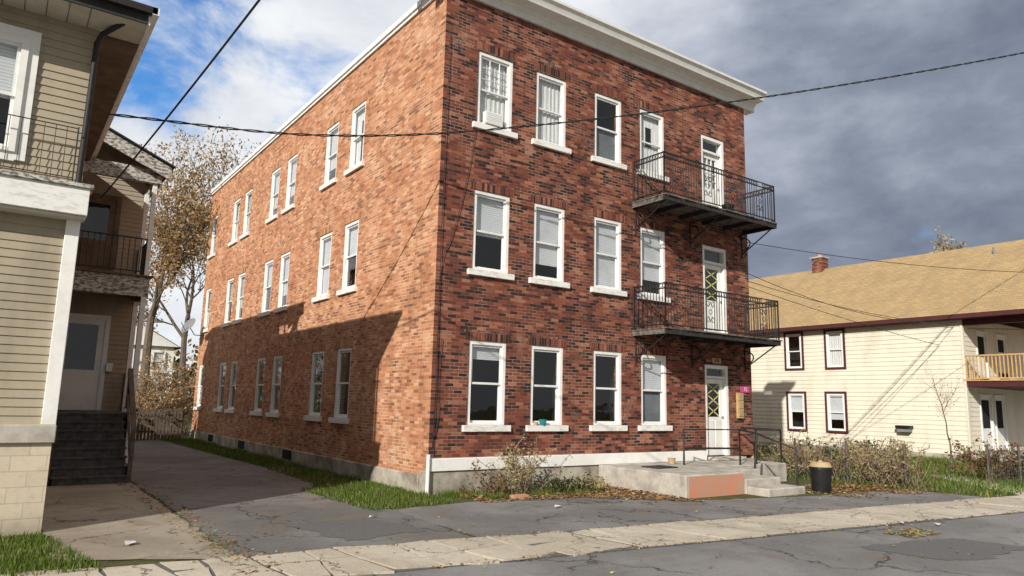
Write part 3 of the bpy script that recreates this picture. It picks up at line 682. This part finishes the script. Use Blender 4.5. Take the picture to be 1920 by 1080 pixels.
# ---------------------------------------------------------------- VEGETATION
def inpoly(x,y,P):
    c=False; n=len(P)
    for i in range(n):
        x1,y1=P[i];x2,y2=P[(i+1)%n]
        if (y1>y)!=(y2>y) and x<(x2-x1)*(y-y1)/(y2-y1)+x1: c=not c
    return c
def grass(name,P,n,h,k='grassb',w=.008,flat=False,clump=0):
    v=[];f=[]; xs=[p[0] for p in P]; ys=[p[1] for p in P]; cnt=0; tries=0
    cl=[(random.uniform(min(xs),max(xs)),random.uniform(min(ys),max(ys)),random.uniform(.1,.45)) for _ in range(clump)] if clump else None
    while cnt<n and tries<n*6:
        tries+=1
        if cl:
            c=random.choice(cl); x=random.gauss(c[0],c[2]); y=random.gauss(c[1],c[2])
        else: x=random.uniform(min(xs),max(xs)); y=random.uniform(min(ys),max(ys))
        if not inpoly(x,y,P): continue
        a=random.uniform(0,6.28); hh=h*random.uniform(.4,1.3); b=len(v)
        if flat:
            s=w*random.uniform(.6,1.4); t=random.uniform(-.5,.5); z=.012+random.uniform(0,.02)
            ca,sa=math.cos(a)*s,math.sin(a)*s
            v+= [(x-ca,y-sa,z),(x+sa*.6,y-ca*.6,z+s*t),(x+ca,y+sa,z+s*.3),(x-sa*.6,y+ca*.6,z+s*abs(t))]; f.append((b,b+1,b+2,b+3))
        else:
            ww=w*random.uniform(.7,1.4); l=random.uniform(0,.6)*hh; a2=random.uniform(0,6.28)
            v+= [(x-math.cos(a)*ww,y-math.sin(a)*ww,0),(x+math.cos(a)*ww,y+math.sin(a)*ww,0),(x+math.cos(a2)*l,y+math.sin(a2)*l,hh)]; f.append((b,b+1,b+2))
        cnt+=1
    me=bpy.data.meshes.new(name); me.from_pydata(v,[],f); me.materials.append(M[k]); o=bpy.data.objects.new(name,me); S.collection.objects.link(o); return o
strip=[(-1.45,-1.3),(-.1,-.95),(-.08,20),(-1.3,20),(-1.25,12),(-1.1,7),(-1.25,2.8),(-1.85,1.2),(-1.65,-.2)]
grass('grass',strip,6000,.06)
grass('grass',strip,9000,.11,clump=110)
grass('grass',[(-1.9,-1.5),(-.1,-1.2),(-.1,2.5),(-2.0,1.6)],5500,.08)
grass('grass',[(-9,-4.0),(-6.0,-4.0),(-6.44,-1.45),(-9,-1.45)],9000,.08)
grass('grass',[(11,-5.6),(24.4,-7.2),(24.4,8),(10.6,8),(10.6,-3.6)],26000,.13,w=.014)
grass('grass',[(0,-1.2),(4.3,-1.6),(4.3,-.15),(0,-.15)],2200,.12,clump=9)
grass('fallen_leaves',[(.4,-1.5),(2.5,-1.75),(4.3,-3.3),(4.42,-3.2),(4.4,-.15),(.4,-.15)],3800,0,'litter',.035,True)
grass('fallen_leaves',[(-1.6,-1.4),(0,-1.2),(0,6),(-1.5,6)],450,0,'litter',.03,True)
grass('fallen_leaves',[(7.7,-4.4),(12,-5.4),(12,-2),(7.7,-2.6)],2200,0,'litter',.035,True,clump=26)
grass('fallen_leaves',[(-6,-8),(14,-9),(14,-3),(4,-2.5),(-5,-1.5)],520,0,'litter',.025,True)
grass('fallen_leaves',[(4,-7.4),(4.9,-7.4),(4.9,-6.9),(4,-6.9)],220,0,'dry',.035,True)
grass('fallen_leaves',[(-4.9,-5),(-4.4,-5),(-4.4,3.9),(-4.9,3.9)],500,0,'litter',.025,True)
grass('weeds',[(-4.8,-4.4),(-4.55,-4.4),(-4.55,-1.5),(-4.75,-1.5)],260,.04,clump=14)
def strippoly(x0,x1,fn,hw): return [(x0,fn(x0)-hw),(x1,fn(x1)-hw),(x1,fn(x1)+hw),(x0,fn(x0)+hw)]
grass('weeds',strippoly(-4,4,up,.05),600,.035,clump=26)
grass('fallen_leaves',strippoly(-5,13,up,.1),900,0,'litter',.02,True)
grass('fallen_leaves',strippoly(-3,10,lo,.1),550,0,'litter',.02,True)

def tree(name,base,h,spread,nleaf,leafk,seed,trunk_r=.25,leaf=.09,lean=(0,0),start=.3,depth=5,sparse=.45):
    rnd=random.Random(seed); e=empty(name); v=[];f=[];tips=[]
    def seg(p,q,r0,r1,n=6):
        d=(q-p).normalized(); a=d.orthogonal().normalized(); b=d.cross(a); i0=len(v)
        for (c,r) in ((p,r0),(q,r1)):
            for i in range(n):
                t=6.283*i/n; w=c+a*math.cos(t)*r+b*math.sin(t)*r; v.append(tuple(w))
        for i in range(n): j=(i+1)%n; f.append((i0+i,i0+j,i0+n+j,i0+n+i))
    def grow(p,d,l,r,k):
        nseg=3
        for s in range(nseg):
            d=(d+Vector((rnd.uniform(-.18,.18),rnd.uniform(-.18,.18),rnd.uniform(-.03,.14)))).normalized()
            q=p+d*l/nseg; r1=r*(.86 if k<depth else .6); seg(p,q,r,r1,7 if k<2 else 4); p=q; r=r1
            if k>=depth-2: tips.append(p.copy())
            if k<depth and (s>0 or k>0):
                nb=1 if k==0 else rnd.choice((1,1,2))
                for _ in range(nb):
                    ang=rnd.uniform(.45,.95); ax=d.orthogonal(); ax.rotate(Matrix.Rotation(rnd.uniform(0,6.28),3,d)); dd=d.copy(); dd.rotate(Matrix.Rotation(ang,3,ax)); dd.z=max(dd.z,-.1)
                    grow(p,dd,l*rnd.uniform(.55,.78)*spread,r*rnd.uniform(.5,.7),k+1)
        if k<depth: grow(p,d,l*.7,r*.8,k+1)
        else: tips.append(p.copy())
    p=Vector(base); d=Vector((lean[0],lean[1],1)).normalized(); q=p+d*h*start; seg(p,q,trunk_r*1.15,trunk_r*.85,9)
    grow(q,d,h*.34,trunk_r*.8,0)
    me=bpy.data.meshes.new('branches'); me.from_pydata(v,[],f); me.materials.append(M['bark']); o=bpy.data.objects.new('branches',me); S.collection.objects.link(o); o.parent=e
    lv=[];lf=[]; tips=[t for t in tips if rnd.random()>sparse] or tips
    for _ in range(nleaf):
        t=rnd.choice(tips); c=t+Vector((rnd.gauss(0,.2),rnd.gauss(0,.2),rnd.gauss(0,.2))); s=leaf*rnd.uniform(.6,1.3)
        a=Vector((rnd.gauss(0,1),rnd.gauss(0,1),rnd.gauss(0,1))).normalized(); b=a.orthogonal().normalized(); i0=len(lv)
        lv+= [tuple(c-a*s),tuple(c+b*s*.6),tuple(c+a*s),tuple(c-b*s*.6)]; lf.append((i0,i0+1,i0+2,i0+3))
    if lf:
        me=bpy.data.meshes.new('leaves'); me.from_pydata(lv,[],lf); me.materials.append(M[leafk]); o=bpy.data.objects.new('leaves',me); S.collection.objects.link(o); o.parent=e
    return e
tree('autumn_tree',(-1.6,25,0),12.5,1.05,8000,'gold',3,.28,.09,(.08,0),.2,5,.5)
tree('autumn_tree',(1.2,30,0),11.5,1.0,6000,'gold',11,.25,.1,(0,0),.2,5,.5)
tree('autumn_tree',(-4.5,36,0),9,1.05,5500,'gold',5,.25,.11,(0,0),.2)
tree('young_tree',(17.4,-2.2,0),2.9,.9,60,'dry',8,.03,.04,(0,0),.3,4)
tree('distant_tree',(41,7.5,0),10.6,.7,6000,'dry',21,.25,.14,(0,0),.3,5,.1)
tree('distant_tree',(38,11.5,0),9.3,.7,5000,'ever',22,.25,.12,(0,0),.3,5,.1)
def shrub(name,c,r,h,nst,nleaf,leafk,seed,leaf=.035,thick=.005):
    rnd=random.Random(seed); e=empty(name); paths=[];tips=[]
    for i in range(nst):
        x=c[0]+rnd.uniform(-r,r)*.5;y=c[1]+rnd.uniform(-r,r)*.5; p=Vector((x,y,c[2])); d=Vector((rnd.uniform(-.6,.6),rnd.uniform(-.6,.6),1)); pts=[tuple(p)]
        hh=h*rnd.uniform(.5,1.1)
        for s in range(5):
            d=(d+Vector((rnd.uniform(-.35,.35),rnd.uniform(-.35,.35),rnd.uniform(-.2,.1)))).normalized(); p=p+d*hh/5; pts.append(tuple(p))
            if s>0: tips.append(p.copy())
            if s>1:
                dd=(d+Vector((rnd.uniform(-1,1),rnd.uniform(-1,1),0))).normalized(); q=p+dd*hh*.2; paths.append([tuple(p),tuple(q)]); tips.append(q)
        paths.append(pts)
    tubes('stems',paths,thick,'twig',e,0)
    lv=[];lf=[]
    for _ in range(nleaf):
        t=rnd.choice(tips); cc=t+Vector((rnd.gauss(0,.05),rnd.gauss(0,.05),rnd.gauss(0,.05))); s=leaf*rnd.uniform(.5,1.3)
        a=Vector((rnd.gauss(0,1),rnd.gauss(0,1),rnd.gauss(0,1))).normalized(); b=a.orthogonal().normalized(); i0=len(lv)
        lv+= [tuple(cc-a*s),tuple(cc+b*s*.6),tuple(cc+a*s),tuple(cc-b*s*.6)]; lf.append((i0,i0+1,i0+2,i0+3))
    me=bpy.data.meshes.new('foliage'); me.from_pydata(lv,[],lf); me.materials.append(M[leafk]); o=bpy.data.objects.new('foliage',me); S.collection.objects.link(o); o.parent=e
shrub('dead_shrub',(1.75,-.75,0),.8,1.0,34,1000,'dry',1)
shrub('dead_shrub',(1.0,-.7,0),.5,.5,16,350,'redl',2)
shrub('weed_plant',(2.9,-.8,0),.9,.3,30,700,'ever',3)
shrub('weed_plant',(3.7,-.9,0),.6,.25,20,400,'dry',4)
for i in range(9):
    shrub('dry_hedge_plant',(11.4+random.uniform(-.4,.4),-3.9+i*.52,0),.8,random.uniform(.8,1.35),28,random.choice((200,420,520)),random.choice(('dry','dry','redl')),20+i,.04,.007)
shrub('dry_hedge_plant',(10.9,-3.1,0),.8,.9,24,350,'dry',31)
shrub('rusty_shrub',(15.6,-3.9,0),.9,1.15,36,1100,'redl',40,.05)
shrub('rusty_shrub',(16.6,-4.1,0),.6,.7,24,500,'ever',41,.05)
for i in range(6): shrub('garden_shrub',(18+i*1.1,-3.9+random.uniform(-.5,.8),0),.8,.8,20,500,'dry' if i%2 else 'ever',50+i,.05)
for i in range(5): shrub('garden_shrub',(14+i*2,1.5+random.uniform(-1,1),0),.9,.8,18,500,'ever' if i%2 else 'dry',60+i,.06)
for i in range(6): shrub('yellow_shrub',(-2.2+i*.5,21+i*.8,0),1.6,3.2,30,1500,'gold',70+i,.06,.01)
def fence(name,pts,h):
    e=empty(name); posts=[];wires=[]
    for (x0,y0),(x1,y1) in zip(pts,pts[1:]):
        Ld=math.hypot(x1-x0,y1-y0); n=max(1,round(Ld/1.6))
        for i in range(n+1): x=x0+(x1-x0)*i/n;y=y0+(y1-y0)*i/n; posts.append([(x,y,0),(x,y,h+.05)])
        m=int(Ld/.1)
        for i in range(m): x=x0+(x1-x0)*i/m;y=y0+(y1-y0)*i/m; wires.append([(x,y,.08),(x,y,h)])
        for z in [.1,.25,.4,.55,.7,.85,h]: wires.append([(x0,y0,z),(x1,y1,z)])
    tubes('posts',posts,.028,'wire',e,1); tubes('wires',wires,.004,'wire',e,0)
fence('wire_fence',[(11.1,.6),(11.1,-3.85)],1.0)
fence('wire_fence',[(14.1,-4.5),(24.3,-5.2)],1.0)
mb=MB()
for i in range(26): x=-4.0+i*.13; mb.box(x,x+.09,19.6,19.64,0,1.25+random.uniform(-.03,.03),'oldwood')
mb.box(-4,-.6,19.645,19.7,.3,.38,'oldwood'); mb.box(-4,-.6,19.645,19.7,.95,1.03,'oldwood'); mb.obj('board_fence')
mb=MB(); mb.cyl((-3.2,19,0),.28,.33,1.0,'green',16); mb.cyl((-3.2,19,1.0),.36,.34,.08,'green',16); mb.cyl((-3.2,19,1.08),.33,.1,.12,'green',16); mb.obj('green_barrel')
dh=empty('distant_house'); mb=MB(); mb.box(-8,4,48,58,0,5.5,'white'); mb.quad([(-8.3,47.7,5.5),(4.3,47.7,5.5),(-2,47.7,9)],'white'); mb.quad([(-8.5,47.5,5.4),(-2,47.5,9.1),(-2,58.5,9.1),(-8.5,58.5,5.4)],'tar'); mb.quad([(4.5,47.5,5.4),(-2,47.5,9.1),(-2,58.5,9.1),(4.5,58.5,5.4)],'tar'); mb.obj('house_body',dh)
mb=MB(); BW=lambda u,n,z:(u,48-n,z)
for a in (-6.5,-3.5,0,2.5):
    for z in (1,3.6): window(mb,BW,a,a+.9,z,z+1.5,'',o=.15)
mb.obj('house_windows',dh)
def treeline(name,pts,n,h,seed):
    rnd=random.Random(seed); lv=[];lf=[]; cl=[]
    for _ in range(n//60):
        t=rnd.random()*(len(pts)-1); i=int(t); t-=i; p=Vector(pts[i]).lerp(Vector(pts[i+1]),t); cl.append((p.x+rnd.gauss(0,3),p.y+rnd.gauss(0,3),rnd.uniform(.5,1)*h*rnd.random()**.4,rnd.uniform(.8,2.2)))
    for _ in range(n):
        c=rnd.choice(cl); p=Vector((rnd.gauss(c[0],c[3]),rnd.gauss(c[1],c[3]),max(.1,rnd.gauss(c[2],c[3]*.7)))); s=rnd.uniform(.15,.4)
        a=Vector((rnd.gauss(0,1),rnd.gauss(0,1),rnd.gauss(0,1))).normalized(); b=a.orthogonal().normalized(); i0=len(lv)
        lv+= [tuple(p-a*s),tuple(p+b*s),tuple(p+a*s),tuple(p-b*s)]; lf.append((i0,i0+1,i0+2,i0+3))
    me=bpy.data.meshes.new(name); me.from_pydata(lv,[],lf); me.materials.append(M['gold']); me.materials.append(M['ever'])
    me.polygons.foreach_set('material_index',[1 if rnd.random()<.45 else 0 for _ in lf]); o=bpy.data.objects.new(name,me); S.collection.objects.link(o)
treeline('distant_trees',[(-40,60,0),(0,72,0),(30,70,0),(60,50,0),(75,20,0),(80,-10,0)],26000,8,5)

# ---------------------------------------------------------------- OVERHEAD WIRES
def cat(p,q,sag,n=24):
    return [tuple(Vector(p).lerp(Vector(q),i/n)-Vector((0,0,sag*4*(i/n)*(1-i/n)))) for i in range(n+1)]
zz=[(0,6.63),(.15,6.73),(.3,7.3),(.6,9.06),(1,11.83),(1.4,14.9)]
def zat(s):
    k=0
    while k<len(zz)-2 and s>zz[k+1][0]: k+=1
    m=[]
    for i in range(len(zz)):
        a,b=max(i-1,0),min(i+1,len(zz)-1); m.append((zz[b][1]-zz[a][1])/(zz[b][0]-zz[a][0]))
    (x0,a),(x1,b)=zz[k],zz[k+1]; h=x1-x0; t=(s-x0)/h
    return a*(2*t**3-3*t*t+1)+m[k]*h*(t**3-2*t*t+t)+b*(-2*t**3+3*t*t)+m[k+1]*h*(t**3-t*t)
pa=[];pb=[]
for i in range(421):
    s=1.4*i/420; x,y,z=-6.05+21.25*s,1-6.8*s,zat(s); w=i*.55
    pa.append((x,y+.012*math.cos(w),z+.016*math.sin(w))); pb.append((x,y-.012*math.cos(w),z-.016*math.sin(w)))
tubes('overhead_cable',[pa,pb],.012,'cable',None,1)
tubes('overhead_cable',[cat((-5.72,4.6,6.0),(-4.6,-8.4,7.35),.12)],.016,'cable')
tubes('overhead_wires',[cat((10.4,.4,6.8),(30,-6.2,7.6),.55),cat((10.4,.6,5.75),(24.5,.6,5.45),.25),cat((10.4,.3,5.9),(24.5,.3,5.5),.5),cat((24.3,.6,5.3),(45,-8,7.2),.4),cat((10.4,.6,5.6),(24.5,1.0,4.6),.1)],.01,'cable')
mb=MB()
for (x,y,s,a) in ((1.2,-2.6,.1,.3),(-5.6,-2.7,.12,1.0),(5.6,-7.0,.09,.5),(5.2,-6.6,.08,1.2),(-2.2,-2.2,.04,.2)):
    c,d=math.cos(a)*s,math.sin(a)*s; mb.quad([(x-c,y-d,.035),(x+d*.6,y-c*.6,.05),(x+c,y+d,.04),(x-d*.6,y+c*.6,.06)],'paper')
mb.obj('paper_litter')
mb=MB(); mb.box(1.15,1.5,-1.35,-1.2,.0,.08,'orange'); mb.obj('loose_brick')

# ---------------------------------------------------------------- LIGHT / WORLD / CAMERA
el=math.radians(27); hx,hy=.857,.515
ld=Vector((hx*math.cos(el),hy*math.cos(el),-math.sin(el)))
sl=bpy.data.lights.new('sun','SUN'); sl.energy=5.0; sl.angle=math.radians(.5); sl.color=(1,.95,.87)
so=bpy.data.objects.new('sun',sl); S.collection.objects.link(so); so.rotation_euler=ld.to_track_quat('-Z','Y').to_euler(); so.location=(-20,-15,20)
w=bpy.data.worlds.new('World'); S.world=w; w.use_nodes=True; nt=w.node_tree; nt.nodes.clear()
out=nt.nodes.new('ShaderNodeOutputWorld')
sky=nt.nodes.new('ShaderNodeTexSky'); sky.sky_type='NISHITA'; sky.sun_disc=False; sky.sun_elevation=el; sky.sun_rotation=math.atan2(-hx,-hy)
sky.ozone_density=3.0; sky.air_density=1.0; sky.dust_density=.5
b1=N(nt,'ShaderNodeBackground',Strength=.15)
skc=mixc(nt,1.0,sky.outputs[0],(.5,.95,1.3),'MULTIPLY'); L(nt,skc,b1.inputs[0])
tc=nt.nodes.new('ShaderNodeTexCoord'); d=tc.outputs['Generated']
def dot(v):
    n=N(nt,'ShaderNodeVectorMath',operation='DOT_PRODUCT'); L(nt,d,n.inputs[0]); n.inputs[1].default_value=v; return n.outputs['Value']
mp=N(nt,'ShaderNodeMapping'); mp.inputs['Scale'].default_value=(1,1,1.9); L(nt,d,mp.inputs[0]); dv=mp.outputs[0]
n1=noise(nt,dv,4.6,9,.56,.3); n2=noise(nt,dv,2.6,8,.55,.2); n3=noise(nt,dv,7,8,.58,.2)
bm=smooth(nt,dot((.132,.892,.432)),.94,.99)
cov=smooth(nt,math_(nt,'ADD',n1,math_(nt,'MULTIPLY',math_(nt,'SUBTRACT',1.0,bm),.26)),.40,.6)
g=smooth(nt,dot((.87,.43,.225)),.86,.995)
g=math_(nt,'ADD',math_(nt,'MULTIPLY',g,.78),math_(nt,'ADD',math_(nt,'MULTIPLY',math_(nt,'SUBTRACT',n2,.46),1.0),math_(nt,'MULTIPLY',math_(nt,'SUBTRACT',n3,.46),.75)),clamp=True)
cr=ramp(nt,[(0,(.92,.94,.97)),(.2,(.78,.81,.86)),(.5,(.47,.51,.6)),(.75,(.26,.3,.38)),(1,(.14,.17,.24))]); L(nt,g,cr.inputs[0])
fd=smooth(nt,dot((.58,.8,.12)),-.3,.65,.45,1.0)
cc=nt.nodes.new('ShaderNodeVectorMath'); cc.operation='SCALE'; L(nt,cr.outputs[0],cc.inputs[0]); L(nt,fd,cc.inputs['Scale'])
b2=N(nt,'ShaderNodeBackground',Strength=1.0); L(nt,cc.outputs[0],b2.inputs[0])
mx=nt.nodes.new('ShaderNodeMixShader'); L(nt,cov,mx.inputs[0]); L(nt,b1.outputs[0],mx.inputs[1]); L(nt,b2.outputs[0],mx.inputs[2]); L(nt,mx.outputs[0],out.inputs[0])
cam=bpy.data.cameras.new('camera'); co=bpy.data.objects.new('camera',cam); S.collection.objects.link(co); S.camera=co
R=Vector((0.8118,-0.5839,0.0234));F=Vector((0.5734,0.8037,0.1583)).normalized(); R=(R-F*R.dot(F)).normalized(); U=R.cross(F)
m=Matrix((R,U,-F)).transposed().to_4x4(); m.translation=Vector((-7.17,-12.78,1.83)); co.matrix_world=m
cam.sensor_width=36; cam.lens=36*1342/1920; cam.clip_end=2000; cam.clip_start=.05
S.view_settings.view_transform='Standard'; S.view_settings.look='None'; S.view_settings.exposure=0; S.view_settings.gamma=1
